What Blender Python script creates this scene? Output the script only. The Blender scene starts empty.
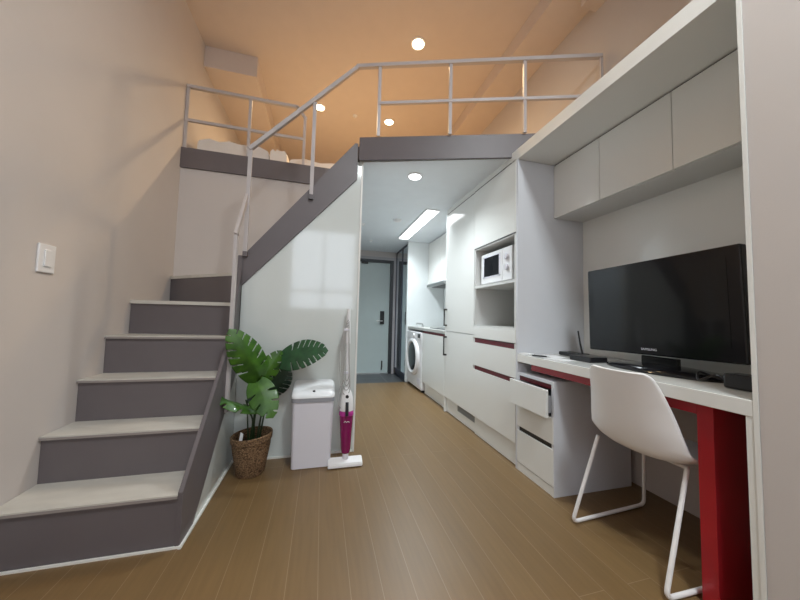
import bpy, bmesh, math, random
from mathutils import Matrix, Vector
random.seed(7)
S = bpy.context.scene
COL = S.collection

# ------------------------------------------------------------------ camera
cam_d = bpy.data.cameras.new('camera'); cam = bpy.data.objects.new('camera', cam_d); COL.objects.link(cam)
yaw, pitch, roll = math.radians(14.7241), math.radians(3.2927), math.radians(1.45409)
B = Matrix(((1,0,0),(0,0,-1),(0,1,0)))
Rz = Matrix(((math.cos(yaw),math.sin(yaw),0),(-math.sin(yaw),math.cos(yaw),0),(0,0,1)))
Rx = Matrix(((1,0,0),(0,math.cos(pitch),-math.sin(pitch)),(0,math.sin(pitch),math.cos(pitch))))
Rr = Matrix(((math.cos(roll),-math.sin(roll),0),(math.sin(roll),math.cos(roll),0),(0,0,1)))
cam.matrix_world = Matrix.Translation((0,0,1.0)) @ (Rz @ Rx @ B @ Rr).to_4x4()
cam_d.sensor_width = 36; cam_d.sensor_fit = 'HORIZONTAL'; cam_d.lens = 295.45/800*36
cam_d.clip_start = 0.02
S.camera = cam

# ------------------------------------------------------------------ world, lights, exposure
w = bpy.data.worlds.new('world'); S.world = w; w.use_nodes = True
bg = w.node_tree.nodes['Background']; bg.inputs[0].default_value = (0.80,0.88,1.0,1); bg.inputs[1].default_value = 2.4
S.view_settings.view_transform = 'Standard'; S.view_settings.look = 'None'
S.view_settings.gamma = 1; S.view_settings.use_curve_mapping = False
S.view_settings.exposure = 0.12
def area(name, loc, sx, sy, power, color, rot=(0,0,0), shape='RECTANGLE', spread=180, parent=None):
    d = bpy.data.lights.new(name, 'AREA'); d.shape = shape; d.size = sx
    if shape in ('RECTANGLE','ELLIPSE'): d.size_y = sy
    d.energy = power; d.color = color; d.spread = math.radians(spread)
    o = bpy.data.objects.new(name, d); o.location = loc; o.rotation_euler = rot; COL.objects.link(o)
    return o
# daylight through the window in the rear wall (pointing +y into the room)
area('window_daylight', (0.0,-2.66,2.05), 1.5, 1.9, 12, (0.86,0.92,1.0), rot=(math.radians(90),0,0))
P_MAIN, P_LOFT, P_KIT, P_LED = 60, 48, 46, 16
WARM = (1.0,0.70,0.38); COOL = (0.86,0.95,1.0)

# ------------------------------------------------------------------ materials
def mat(name, col, rough=0.5, metal=0.0, coat=0.0, noise=0.0, scale=8.0, bump=0.0, bscale=60.0, spec=0.5, emit=None, estr=0.0, stretch=(1,1,1), col2=None):
    m = bpy.data.materials.new(name); m.use_nodes = True
    nt = m.node_tree; b = nt.nodes['Principled BSDF']
    b.inputs['Base Color'].default_value = (*col,1); b.inputs['Roughness'].default_value = rough
    b.inputs['Metallic'].default_value = metal; b.inputs['Coat Weight'].default_value = coat
    b.inputs['Coat Roughness'].default_value = 0.05
    b.inputs['Specular IOR Level'].default_value = spec
    if emit: b.inputs['Emission Color'].default_value = (*emit,1); b.inputs['Emission Strength'].default_value = estr
    tc = nt.nodes.new('ShaderNodeTexCoord'); mp = nt.nodes.new('ShaderNodeMapping'); mp.inputs['Scale'].default_value = stretch
    nt.links.new(tc.outputs['Object'], mp.inputs[0])
    if noise or col2:
        n = nt.nodes.new('ShaderNodeTexNoise'); n.inputs['Scale'].default_value = scale; n.inputs['Detail'].default_value = 5
        nt.links.new(mp.outputs[0], n.inputs['Vector'])
        r = nt.nodes.new('ShaderNodeValToRGB')
        r.color_ramp.elements[0].position = .3; r.color_ramp.elements[1].position = .7
        c2 = col2 or tuple(c*(1-noise) for c in col)
        r.color_ramp.elements[0].color = (*c2,1); r.color_ramp.elements[1].color = (*[min(1,c*(1+noise*.5)) for c in col],1)
        nt.links.new(n.outputs['Fac'], r.inputs[0]); nt.links.new(r.outputs[0], b.inputs['Base Color'])
    if bump:
        n2 = nt.nodes.new('ShaderNodeTexNoise'); n2.inputs['Scale'].default_value = bscale
        nt.links.new(mp.outputs[0], n2.inputs['Vector'])
        bp = nt.nodes.new('ShaderNodeBump'); bp.inputs['Strength'].default_value = bump; bp.inputs['Distance'].default_value = 0.01
        nt.links.new(n2.outputs['Fac'], bp.inputs['Height']); nt.links.new(bp.outputs[0], b.inputs['Normal'])
    return m
M_WALL = mat('wallpaper_pink_grey', (0.585,0.535,0.505), 0.85, noise=.02, scale=3, bump=.02, bscale=180)
M_CEIL = mat('ceiling_paper', (0.66,0.57,0.51), 0.9, noise=.02, bump=.05, bscale=150)
M_CEILK = mat('kitchen_ceiling', (0.81,0.85,0.88), 0.8, noise=.02)
M_GLOSS = mat('glossy_white_panel', (0.66,0.70,0.68), 0.10, coat=.6, noise=.01, scale=2)
M_CAB = mat('cabinet_gloss_white', (0.80,0.80,0.765), 0.12, coat=.25, noise=.01, scale=2)
M_CABIN = mat('cabinet_inner_white', (0.66,0.66,0.64), 0.45, noise=.01)
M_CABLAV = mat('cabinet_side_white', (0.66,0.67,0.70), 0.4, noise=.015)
M_TRIM = mat('white_trim', (0.80,0.79,0.75), 0.4, noise=.01)
M_GREY = mat('taupe_grey_paint', (0.135,0.117,0.122), 0.45, noise=.05, scale=5)
M_TREAD = mat('pale_marbled_tread', (0.60,0.575,0.52), 0.35, noise=.10, scale=6, stretch=(1,3,1))
M_NOSE = mat('taupe_nosing', (0.30,0.265,0.25), 0.4, noise=.05)
M_RAIL = mat('warm_grey_rail_paint', (0.50,0.46,0.455), 0.4, noise=.03)
M_RED = mat('red_gloss', (0.40,0.012,0.022), 0.3, coat=.3, noise=.03)
M_DRED = mat('dark_red_channel', (0.12,0.003,0.010), 0.4, noise=.05)
M_BLACK = mat('black_plastic', (0.012,0.012,0.014), 0.3, noise=.1)
M_MWIN = mat('microwave_window', (0.010,0.011,0.014), 0.15, spec=.12, noise=.05)
M_SCREEN = mat('tv_screen', (0.008,0.009,0.010), 0.10, coat=.15, spec=.35, noise=.05)
M_BEZEL = mat('tv_bezel', (0.007,0.007,0.009), 0.12, coat=.1, spec=.35, noise=.05)
M_WPL = mat('white_plastic', (0.78,0.77,0.77), 0.35, noise=.01)
M_CHAIR = mat('chair_shell_plastic', (0.87,0.86,0.86), 0.42, noise=.015)
M_CHLEG = mat('white_steel_rod', (0.85,0.83,0.82), 0.35, noise=.01)
M_BIN = mat('bin_plastic', (0.72,0.71,0.77), 0.4, noise=.01)
M_BINLID = mat('bin_lid_plastic', (0.80,0.81,0.82), 0.25, noise=.01)
M_BINRIM = mat('grey_bin_rim', (0.30,0.31,0.34), 0.4, noise=.03)
M_MAG = mat('magenta_translucent_tank', (0.21,0.004,0.085), 0.2, coat=.5, noise=.15, scale=30)
M_CORD = mat('grey_cord', (0.40,0.39,0.38), 0.5, noise=.05)
M_STEEL = mat('brushed_steel', (0.55,0.56,0.56), 0.3, metal=.9, noise=.05, stretch=(1,20,1))
M_DSTEEL = mat('dark_metal', (0.055,0.05,0.045), 0.4, metal=.6, noise=.1)
M_DOOR = mat('entry_door_grey_green', (0.46,0.53,0.52), 0.35, noise=.02)
M_DFRAME = mat('dark_door_frame', (0.035,0.038,0.042), 0.4, noise=.05)
M_LFRAME = mat('light_door_frame', (0.42,0.40,0.41), 0.5, noise=.03)
M_MIRROR = mat('mirror_glass', (0.72,0.78,0.82), 0.03, metal=1.0, noise=.005)
M_NAVY = mat('dark_blue_frame', (0.025,0.030,0.055), 0.35, noise=.05)
M_GLASSD = mat('dark_round_glass', (0.015,0.018,0.02), 0.12, coat=.1, noise=.05)
M_SOIL = mat('dark_soil', (0.02,0.014,0.01), 0.95, noise=.4, scale=60, bump=.6)
M_STEM = mat('dark_green_stem', (0.02,0.045,0.012), 0.5, noise=.2)
M_BED = mat('white_bedding', (0.74,0.70,0.66), 0.85, noise=.03, bump=.3, bscale=12)
M_PAPER = mat('white_paper', (0.80,0.80,0.80), 0.7, noise=.01)
M_COUNTER = mat('pale_stone_counter', (0.50,0.50,0.47), 0.3, noise=.10, scale=40)
M_TILEW = mat('white_wall_tile', (0.78,0.81,0.81), 0.18, noise=.01)
M_GLASS = mat('window_glass', (0.9,0.95,1.0), 0.02); M_GLASS.node_tree.nodes['Principled BSDF'].inputs['Transmission Weight'].default_value = 1.0
M_EMW = mat('warm_lamp_diffuser', (1,1,1), 0.5, emit=(1.0,0.80,0.55), estr=9)
M_EMC = mat('cool_lamp_diffuser', (1,1,1), 0.5, emit=(0.95,0.98,1.0), estr=5)

def leafmat(name, a, b):
    m = mat(name, a, 0.42, coat=.05, noise=.2, col2=b, scale=18)
    return m
M_LEAFA = leafmat('bright_leaf', (0.050,0.145,0.008), (0.018,0.07,0.006))
M_LEAFB = leafmat('blue_green_leaf', (0.022,0.085,0.030), (0.009,0.042,0.016))
M_LEAFC = leafmat('dark_leaf', (0.012,0.05,0.025), (0.006,0.025,0.014))

def wood_floor():
    m = bpy.data.materials.new('brown_plank_floor'); m.use_nodes = True; nt = m.node_tree; b = nt.nodes['Principled BSDF']
    tc = nt.nodes.new('ShaderNodeTexCoord'); mp = nt.nodes.new('ShaderNodeMapping')
    mp.inputs['Rotation'].default_value = (0,0,math.radians(90))
    nt.links.new(tc.outputs['Object'], mp.inputs[0])
    br = nt.nodes.new('ShaderNodeTexBrick')
    br.inputs['Scale'].default_value = 1; br.inputs['Brick Width'].default_value = 2.4; br.inputs['Row Height'].default_value = .115
    br.inputs['Mortar Size'].default_value = .0014; br.inputs['Mortar Smooth'].default_value = .2; br.inputs['Bias'].default_value = 0
    br.inputs['Color1'].default_value = (0.200,0.122,0.051,1); br.inputs['Color2'].default_value = (0.182,0.110,0.046,1)
    br.inputs['Mortar'].default_value = (0.27,0.19,0.11,1)
    nt.links.new(mp.outputs[0], br.inputs['Vector'])
    mp2 = nt.nodes.new('ShaderNodeMapping'); mp2.inputs['Scale'].default_value = (28,1.6,1); nt.links.new(tc.outputs['Object'], mp2.inputs[0])
    n = nt.nodes.new('ShaderNodeTexNoise'); n.inputs['Scale'].default_value = 2.5; n.inputs['Detail'].default_value = 8; nt.links.new(mp2.outputs[0], n.inputs['Vector'])
    r = nt.nodes.new('ShaderNodeValToRGB'); r.color_ramp.elements[0].color = (.80,.80,.80,1); r.color_ramp.elements[1].color = (1.12,1.12,1.12,1)
    nt.links.new(n.outputs['Fac'], r.inputs[0])
    mx = nt.nodes.new('ShaderNodeMix'); mx.data_type = 'RGBA'; mx.blend_type = 'MULTIPLY'; mx.inputs['Factor'].default_value = 1
    nt.links.new(br.outputs['Color'], mx.inputs['A']); nt.links.new(r.outputs[0], mx.inputs['B']); nt.links.new(mx.outputs['Result'], b.inputs['Base Color'])
    b.inputs['Roughness'].default_value = 0.38
    return m
M_FLOOR = wood_floor()
def entry_tile():
    m = bpy.data.materials.new('grey_entry_tile'); m.use_nodes = True; nt = m.node_tree; b = nt.nodes['Principled BSDF']
    tc = nt.nodes.new('ShaderNodeTexCoord'); br = nt.nodes.new('ShaderNodeTexBrick'); br.offset = 0
    br.inputs['Scale'].default_value = 1; br.inputs['Brick Width'].default_value = .6; br.inputs['Row Height'].default_value = .6
    br.inputs['Mortar Size'].default_value = .004
    br.inputs['Color1'].default_value = (.075,.08,.085,1); br.inputs['Color2'].default_value = (.068,.072,.077,1); br.inputs['Mortar'].default_value = (.2,.2,.2,1)
    nt.links.new(tc.outputs['Object'], br.inputs['Vector']); nt.links.new(br.outputs['Color'], b.inputs['Base Color']); b.inputs['Roughness'].default_value = .45
    return m
M_ENTRY = entry_tile()
def basket_mat():
    m = bpy.data.materials.new('woven_seagrass'); m.use_nodes = True; nt = m.node_tree; b = nt.nodes['Principled BSDF']
    tc = nt.nodes.new('ShaderNodeTexCoord'); mp = nt.nodes.new('ShaderNodeMapping'); mp.inputs['Scale'].default_value = (1,1,1.6); nt.links.new(tc.outputs['Object'], mp.inputs[0])
    v = nt.nodes.new('ShaderNodeTexVoronoi'); v.inputs['Scale'].default_value = 95; nt.links.new(mp.outputs[0], v.inputs['Vector'])
    r = nt.nodes.new('ShaderNodeValToRGB'); r.color_ramp.elements[0].color = (.36,.22,.11,1); r.color_ramp.elements[1].color = (.07,.035,.016,1); r.color_ramp.elements[1].position = .8
    nt.links.new(v.outputs['Distance'], r.inputs[0]); nt.links.new(r.outputs[0], b.inputs['Base Color']); b.inputs['Roughness'].default_value = .8
    bp = nt.nodes.new('ShaderNodeBump'); bp.inputs['Strength'].default_value = .8; bp.inputs['Distance'].default_value = .004; bp.invert = True
    nt.links.new(v.outputs['Distance'], bp.inputs['Height']); nt.links.new(bp.outputs[0], b.inputs['Normal'])
    return m
M_BASKET = basket_mat()

# ------------------------------------------------------------------ helpers
ORI = {}          # object -> world origin
def bx(bm, x0,x1,y0,y1,z0,z1, bev=0.0, seg=2):
    vs = [bm.verts.new(p) for p in ((x0,y0,z0),(x1,y0,z0),(x1,y1,z0),(x0,y1,z0),(x0,y0,z1),(x1,y0,z1),(x1,y1,z1),(x0,y1,z1))]
    fs = [bm.faces.new([vs[i] for i in f]) for f in ((3,2,1,0),(4,5,6,7),(0,1,5,4),(1,2,6,5),(2,3,7,6),(3,0,4,7))]
    if bev:
        es = list({e for f in fs for e in f.edges})
        bmesh.ops.bevel(bm, geom=es, offset=bev, segments=seg, affect='EDGES', profile=.5)
    return bm
def prism(bm, pts, axis, a, b):
    """polygon pts (2D) extruded along axis between a and b; axis 'x': pts=(y,z); 'y': pts=(x,z); 'z': pts=(x,y)"""
    def P(p, t): return {'x':(t,p[0],p[1]),'y':(p[0],t,p[1]),'z':(p[0],p[1],t)}[axis]
    A = [bm.verts.new(P(p,a)) for p in pts]; Bv = [bm.verts.new(P(p,b)) for p in pts]
    bm.faces.new(A); bm.faces.new(Bv[::-1])
    n = len(pts)
    for i in range(n): bm.faces.new((A[i],A[(i+1)%n],Bv[(i+1)%n],Bv[i]))
    bmesh.ops.recalc_face_normals(bm, faces=bm.faces[:])
    return bm
def bar(bm, p, q, w, h, up=(0,0,1)):
    """rectangular bar from p to q, w across, h along up"""
    p, q, up = Vector(p), Vector(q), Vector(up)
    d = (q-p).normalized(); s = d.cross(up).normalized(); u = s.cross(d).normalized()
    vs = []
    for c in (p,q):
        for a,b in ((-1,-1),(1,-1),(1,1),(-1,1)): vs.append(bm.verts.new(c+s*a*w/2+u*b*h/2))
    for f in ((0,1,2,3),(7,6,5,4),(0,4,5,1),(1,5,6,2),(2,6,7,3),(3,7,4,0)): bm.faces.new([vs[i] for i in f])
    bmesh.ops.recalc_face_normals(bm, faces=bm.faces[:])
    return bm
def smooth_path(pts, n=8):
    pts = [Vector(p) for p in pts]; out = []
    for i in range(len(pts)-1):
        p0 = pts[max(i-1,0)]; p1 = pts[i]; p2 = pts[i+1]; p3 = pts[min(i+2,len(pts)-1)]
        for k in range(n):
            t = k/n
            out.append(.5*((2*p1)+(-p0+p2)*t+(2*p0-5*p1+4*p2-p3)*t*t+(-p0+3*p1-3*p2+p3)*t**3))
    out.append(pts[-1]); return out
def tube(bm, pts, r, seg=12, r2=None):
    pts = [Vector(p) for p in pts]; rings = []
    n = len(pts); u = None
    for i,p in enumerate(pts):
        d = (pts[min(i+1,n-1)]-pts[max(i-1,0)]).normalized()
        if u is None:
            u = d.orthogonal().normalized()
        else:
            u = (u - d*u.dot(d)).normalized()
        v = d.cross(u); rr = r if r2 is None else r+(r2-r)*i/(n-1)
        rings.append([bm.verts.new(p+(u*math.cos(a)+v*math.sin(a))*rr) for a in [2*math.pi*k/seg for k in range(seg)]])
    for a,b in zip(rings, rings[1:]):
        for k in range(seg): bm.faces.new((a[k],a[(k+1)%seg],b[(k+1)%seg],b[k]))
    bm.faces.new(rings[0][::-1]); bm.faces.new(rings[-1])
    return bm
def fillet(pts, r, n=5):
    """polyline with rounded corners"""
    pts = [Vector(p) for p in pts]; out = [pts[0]]
    for i in range(1,len(pts)-1):
        a = (pts[i-1]-pts[i]).normalized(); b = (pts[i+1]-pts[i]).normalized()
        p = pts[i]+a*r; q = pts[i]+b*r
        for k in range(n+1):
            t = k/n; out.append((1-t)**2*p+2*t*(1-t)*pts[i]+t*t*q)
    out.append(pts[-1]); return out
def lathe(bm, prof, center, seg=32, sx=1, sy=1, cap=True):
    cx,cy,cz = center; rings = []
    for r,z in prof: rings.append([bm.verts.new((cx+sx*r*math.cos(2*math.pi*k/seg), cy+sy*r*math.sin(2*math.pi*k/seg), cz+z)) for k in range(seg)])
    for a,b in zip(rings, rings[1:]):
        for k in range(seg): bm.faces.new((a[k],a[(k+1)%seg],b[(k+1)%seg],b[k]))
    if cap: bm.faces.new(rings[0][::-1]); bm.faces.new(rings[-1])
    return bm
def cyl(bm, p, q, r, seg=20): return tube(bm, [p,q], r, seg)

def obj(name, bm, m, parent=None, smooth=False, label=None):
    if smooth:
        for f in bm.faces: f.smooth = True
    if parent is not None: org = ORI[parent]
    else:
        xs = [v.co.x for v in bm.verts]; ys = [v.co.y for v in bm.verts]; zs = [v.co.z for v in bm.verts]
        org = Vector(((min(xs)+max(xs))/2,(min(ys)+max(ys))/2,min(zs)))
    for v in bm.verts: v.co -= org
    me = bpy.data.meshes.new(name); bm.to_mesh(me); bm.free(); me.materials.append(m)
    if smooth:
        try: me.set_sharp_from_angle(angle=math.radians(40))
        except Exception: pass
    o = bpy.data.objects.new(name, me); COL.objects.link(o); ORI[o] = org
    if parent is not None: o.parent = parent
    else: o.location = org
    if label: o['label'] = label
    return o
def tag(o, label, cat, group=None):
    o['label'] = label; o['category'] = cat
    if group: o['group'] = group
    return o
def thing(name, label, cat, loc, group=None):
    o = bpy.data.objects.new(name, None); COL.objects.link(o); o.location = loc; o.empty_display_size = .05
    ORI[o] = Vector(loc); return tag(o, label, cat, group)
def struct(name, bm, m, parent=None, smooth=False):
    o = obj(name, bm, m, parent, smooth)
    if parent is None: o['kind'] = 'structure'
    return o
N = bmesh.new
def box(name, m, *a, parent=None, bev=0.0, label=None): return obj(name, bx(N(), *a, bev=bev), m, parent, label=label)
def sbox(name, m, *a, bev=0.0): return struct(name, bx(N(), *a, bev=bev), m)
def text(name, s, size, mtx, m, parent, label=None, ext=.0004):
    c = bpy.data.curves.new(name,'FONT'); c.body = s; c.size = size; c.extrude = ext; c.align_x = 'CENTER'; c.align_y = 'CENTER'
    t = bpy.data.objects.new(name, c); COL.objects.link(t)
    bpy.context.view_layer.update()
    me = bpy.data.meshes.new_from_object(t); bpy.data.objects.remove(t)
    me.transform(mtx); me.transform(Matrix.Translation(-ORI[parent])); me.materials.clear(); me.materials.append(m)
    o = bpy.data.objects.new(name, me); COL.objects.link(o); o.parent = parent; ORI[o] = ORI[parent]
    if label: o['label'] = label
    return o

# ------------------------------------------------------------------ setting
XL, XR, CH = -1.19, 1.93, 3.57
sbox('floor', M_FLOOR, XL-.1, XR+.1, -2.6, 4.45, -.08, 0)
sbox('floor_entry', M_ENTRY, .15, XR, 4.45, 5.45, -.12, -.035)
sbox('wall_left', M_WALL, XL-.12, XL, -2.6, 5.5, 0, CH)
sbox('wall_right', M_WALL, XR, XR+.12, -2.6, 5.5, 0, CH)
sbox('wall_right_near', M_WALL, 1.310, XR, -2.5, .610, 0, CH)
sbox('ceiling', M_CEIL, XL-.12, XR+.12, -2.6, 5.5, CH, CH+.1)
b = N(); bx(b, XL-.12,.21, 5.35,5.47,-.1,CH); bx(b, 1.262,XR+.12, 5.35,5.47,-.1,CH); bx(b, .21,1.262, 5.35,5.47,2.045,CH)
struct('wall_back', b, M_WALL)
# rear wall with the window opening
b = N(); bx(b, XL-.12,-.75,-2.6,-2.5,0,CH); bx(b,.75,XR+.12,-2.6,-2.5,0,CH); bx(b,-.75,.75,-2.6,-2.5,0,1.1); bx(b,-.75,.75,-2.6,-2.5,3.0,CH)
struct('wall_rear', b, M_WALL)
b = N()
for x in (-.75,.70): bx(b, x,x+.05,-2.58,-2.51,1.1,3.0)
for z in (1.1,1.52,2.95): bx(b, -.75,.75,-2.58,-2.51,z,z+.05)
bx(b, -.02,.02,-2.58,-2.51,1.1,3.0)
wf = struct('window_1', b, M_TRIM)
# soffits along both side walls of the loft
sbox('ceiling_soffit_left', M_CEIL, XL, -.723, 3.117, 5.35, 3.363, CH)
sbox('ceiling_soffit_right', M_CEIL, 1.60, XR, -2.5, 5.35, 3.43, CH)
sbox('ceiling_soffit_box', M_CEIL, 1.795, XR, .62, 1.69, 3.36, 3.43)
# loft slab: stairwell opening at x<.23, y<2.9
DX = 1.93-.228; YE = 2.215-DX*.35          # diagonal loft edge
slab = [(XL,2.80),(.236,2.80),(.236,2.262),(.262,2.215),(1.93,YE+.004),(1.93,5.35),(XL,5.35)]
struct('floor_loft', prism(N(), slab, 'z', 2.24, 2.368), mat('loft_floor_vinyl',(.62,.50,.36),.5,noise=.1))
slabk = [(.262,2.262),(1.93,YE+.03),(1.93,5.35),(.262,5.35)]
struct('ceiling_kitchen', prism(N(), slabk, 'z', 2.203, 2.24), M_CEILK)
# fascia beams
a = math.atan2(YE-2.215, DX); nx, ny = math.sin(a), -math.cos(a)
p0 = Vector((.228,2.215)); p1 = Vector((1.93,YE)); nn = Vector((nx,ny))
pts = [p0, p1, p1-nn*.022, p0-nn*.022]
struct('trim_1', prism(N(), [tuple(p) for p in pts], 'z', 2.194, 2.372), M_GREY)
sbox('trim_2', M_GREY, XL, .20, 2.782, 2.80, 2.203, 2.372)
# wall under the left loft edge and the bathroom walls
sbox('wall_stairwell_back', M_WALL, XL, .262, 2.80, 2.9, 0, 2.24)
sbox('wall_hall_left', M_CEILK, .17, .262, 2.9, 5.35, -.1, 2.24)
# glossy wall below the flight (faces the room), with grey corner trim
g = [(-.545,0),(.262,0),(.262,2.20),(.222,2.20),(.222,2.054),(-.444,1.303),(-.545,1.19)]
struct('wall_stair_front', prism(N(), g, 'y', 2.258, 2.29), M_GLOSS)
sbox('wall_stair_hall_side', M_CEILK, .24, .262, 2.29, 2.80, 0, 2.24)
sbox('trim_3', M_TRIM, .255, .268, 2.246, 2.30, 0, 2.21)
# glossy side below the lower string
g = [(1.63,0),(2.258,0),(2.258,1.19),(2.258,.60),(2.10,.44),(1.976,.324),(1.819,.205)]
struct('wall_stair_side', prism(N(), [(1.62,0),(2.262,0),(2.262,.62)], 'x', -.565, -.547), M_GLOSS)
# white silicone line along the base
b = N(); bx(b, XL,-.548, 1.494,1.503,0,.008); bx(b, -.548,-.536,1.490,2.25,0,.010); bx(b,-.548,.262,2.246,2.259,0,.012)
struct('baseboard_stair', b, M_TRIM)

# ------------------------------------------------------------------ staircase
st = thing('staircase', 'taupe grey staircase with pale marbled treads rising to the loft', 'staircase', (-.89,2.1,0))
tops = [.221,.429,.640,.852,1.066,1.280]
ys = [1.507,1.712,1.898,2.072]
XI = -.5635
for i in range(4):
    z0 = 0 if i==0 else tops[i-1]
    box('riser', M_GREY, XL+.002, XI, ys[i], ys[i]+.02, z0, tops[i]-.017, parent=st)
    ynext = ys[i+1]+.02 if i<3 else 2.30
    if i<3: obj('tread', bx(N(), XL+.002, XI, ys[i]-.012, ynext, tops[i]-.006, tops[i]), M_TREAD, st)
    box('nosing', M_NOSE, XL+.002, XI, ys[i]-.013, ys[i]+.03, tops[i]-.017, tops[i]-.0065, parent=st)
def slantbox(x0,y0,x1,y1,th,z0,z1):
    d = Vector((x1-x0,y1-y0)).normalized(); n = Vector((-d.y,d.x))*th
    return prism(N(), [(x0,y0),(x1,y1),(x1+n.x,y1+n.y),(x0+n.x,y0+n.y)], 'z', z0, z1)
WL5, WR5 = 2.275, 2.16
obj('tread', prism(N(), [(XL+.002,ys[3]-.012),(XI,ys[3]-.012),(XI,WR5+.03),(XL+.002,WL5+.03)], 'z', tops[3]-.006, tops[3]), M_TREAD, st)
obj('riser', slantbox(XL+.002,WL5,XI,WR5,.02,tops[3],tops[4]-.022), M_GREY, st)
obj('tread', prism(N(), [(XL+.002,WL5-.012),(XI,WR5-.012),(XI,2.262),(-.566,2.262),(XL+.002,2.798)], 'z', tops[4]-.022, tops[4]), M_TREAD, st)
obj('riser', slantbox(XL+.002,2.765,-.566,2.236,.02,tops[4],tops[5]-.022), M_GREY, st)
obj('tread', prism(N(), [(XL+.002,2.753),(-.567,2.238),(-.566,2.264),(-.452,2.292),(-.452,2.798),(XL+.002,2.798)], 'z', tops[5]-.022, tops[5]), M_TREAD, st)
for k in range(5):
    x = -.452+k*.170; z0 = tops[5]+.2166*k; z1 = z0+.2166
    if k==4: z1 = 2.366
    box('riser', M_GREY, x, x+.02, 2.292, 2.798, z0, z1-.022, parent=st)
    if k<4: box('tread', M_TREAD, x-.012, x+.17, 2.292, 2.798, z1-.022, z1, parent=st)
# lower string on the open side
s = [(1.500,0),(1.626,0),(1.819,.205),(1.976,.324),(2.102,.445),(2.262,.62),(2.262,1.19),(2.262,1.14),(2.10,.90),(1.985,.765),(1.913,.672),(1.793,.536),(1.569,.345),(1.500,.25)]
s = [(1.500,0),(1.626,0),(2.262,.62),(2.262,1.30),(2.235,1.30),(2.10,.885),(1.913,.660),(1.500,.228)]
obj('side_string', prism(N(), s, 'x', -.563, -.545), M_GREY, st)
# upper string on the front
s = [(-.572,1.16),(-.444,1.303),(.222,2.054),(.222,2.336),(.200,2.336),(-.545,1.398),(-.572,1.398)]
obj('front_string', prism(N(), s, 'y', 2.240, 2.2575), M_GREY, st)
box('corner_post', M_GREY, -.575,-.545, 2.236,2.262, .60,1.395, parent=st)

# railings
RW = .026
sr = thing('stair_railing', 'pale grey steel handrail climbing the stair and folding at the corner', 'railing', (-.5,2.22,.4))
b = N(); bar(b, (-.535,2.03,.40),(-.535,2.03,1.495), .018,.036, up=(0,1,0)); obj('post', b, M_RAIL, sr)
b = N(); bar(b, (-.535,2.015,1.485),(-.535,2.236,1.83), .018,.034, up=(0,0,1)); obj('lower_rail', b, M_RAIL, sr)
for x,zb,zt in ((-.528,1.39,2.165),(-.11,1.845,2.585)):
    b = N(); bar(b, (x,2.222,zb),(x,2.222,zt), .026,.014, up=(0,1,0)); o = obj('baluster', b, M_RAIL, sr)
    b = N(); bx(b, x-.014,x+.014,2.214,2.242,zb,zb+.035); obj('foot', b, M_GREY, o)
b = N(); bar(b, (-.535,2.222,2.150),(.200,2.222,2.938), .03,.026); obj('handrail', b, M_RAIL, sr)
lr = thing('loft_railing', 'long pale grey steel guard rail along the loft front edge', 'railing', (1.0,2.0,2.37))
def dp(x, off=.0): return (x, 2.215-(x-.228)*.35-off, 0)
def V(x,z,off=.012): p = dp(x,off); return (p[0],p[1],z)
b = N(); bar(b, (.190,2.222,2.938), V(.345,2.935), .03,.026); bar(b, V(.345,2.935), V(1.90,2.935), .03,.026); obj('top_rail', b, M_RAIL, lr)
b = N(); bar(b, V(.36,2.630), V(1.90,2.630), .022,.022); obj('middle_rail', b, M_RAIL, lr)
for x in (.362,.872,1.385,1.895):
    b = N(); bar(b, V(x,2.372),V(x,2.925), .024,.016, up=(0,1,0)); obj('post', b, M_RAIL, lr)
l2 = thing('loft_railing', 'short grey guard rail above the stairwell beside the left wall', 'railing', (-.7,2.81,2.37))
Y = 2.815
b = N(); bar(b, (-1.186,Y,2.925),(-.29,Y,2.925), .028,.026); bar(b,(-.295,Y,2.928),(-.212,Y,2.825),.028,.024); obj('top_rail', b, M_RAIL, l2)
b = N(); bar(b, (-1.186,Y,2.628),(-.23,Y,2.628), .022,.022); obj('middle_rail', b, M_RAIL, l2)
for x,zt in ((-1.176,2.915),(-.69,2.915),(-.222,2.835)):
    b = N(); bar(b, (x,Y,2.372),(x,Y,zt), .024,.016, up=(0,1,0)); obj('post', b, M_RAIL, l2)

# bedding on the loft
def pillow(x0,x1,y0,y1,z0,z1,bev):
    b = bx(N(), x0,x1,y0,y1,z0,z1); bmesh.ops.subdivide_edges(b, edges=b.edges[:], cuts=6, use_grid_fill=True)
    cx,cy,cz=(x0+x1)/2,(y0+y1)/2,(z0+z1)/2
    for v in b.verts:
        u,w_,t = (v.co.x-cx)/(x1-x0)*2,(v.co.y-cy)/(y1-y0)*2,(v.co.z-cz)/(z1-z0)*2
        e = 1-.16*(abs(u)**6+abs(w_)**6)
        v.co.z = cz+t*(z1-z0)/2*e + (.012*math.sin(9*u+4*w_) if t>0 else 0)
        k = 1-.04*abs(t)**3; v.co.x = cx+u*(x1-x0)/2*k
    return b
tag(obj('folded_duvet', pillow(-1.13,-.54,2.93,3.8,2.372,2.565,.05), M_BED, smooth=True), 'white folded duvet lying on the loft floor against the left wall', 'bedding')
tag(obj('bed_pillow', pillow(-.53,-.38,2.92,3.4,2.372,2.555,.05), M_BED, smooth=True), 'small upright white pillow between the folded duvet and the mattress', 'pillow')
tag(obj('floor_mattress', pillow(-.36,.62,2.93,4.5,2.372,2.505,.05), M_BED, smooth=True), 'low white mattress on the loft floor behind the stair top', 'mattress')

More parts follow.
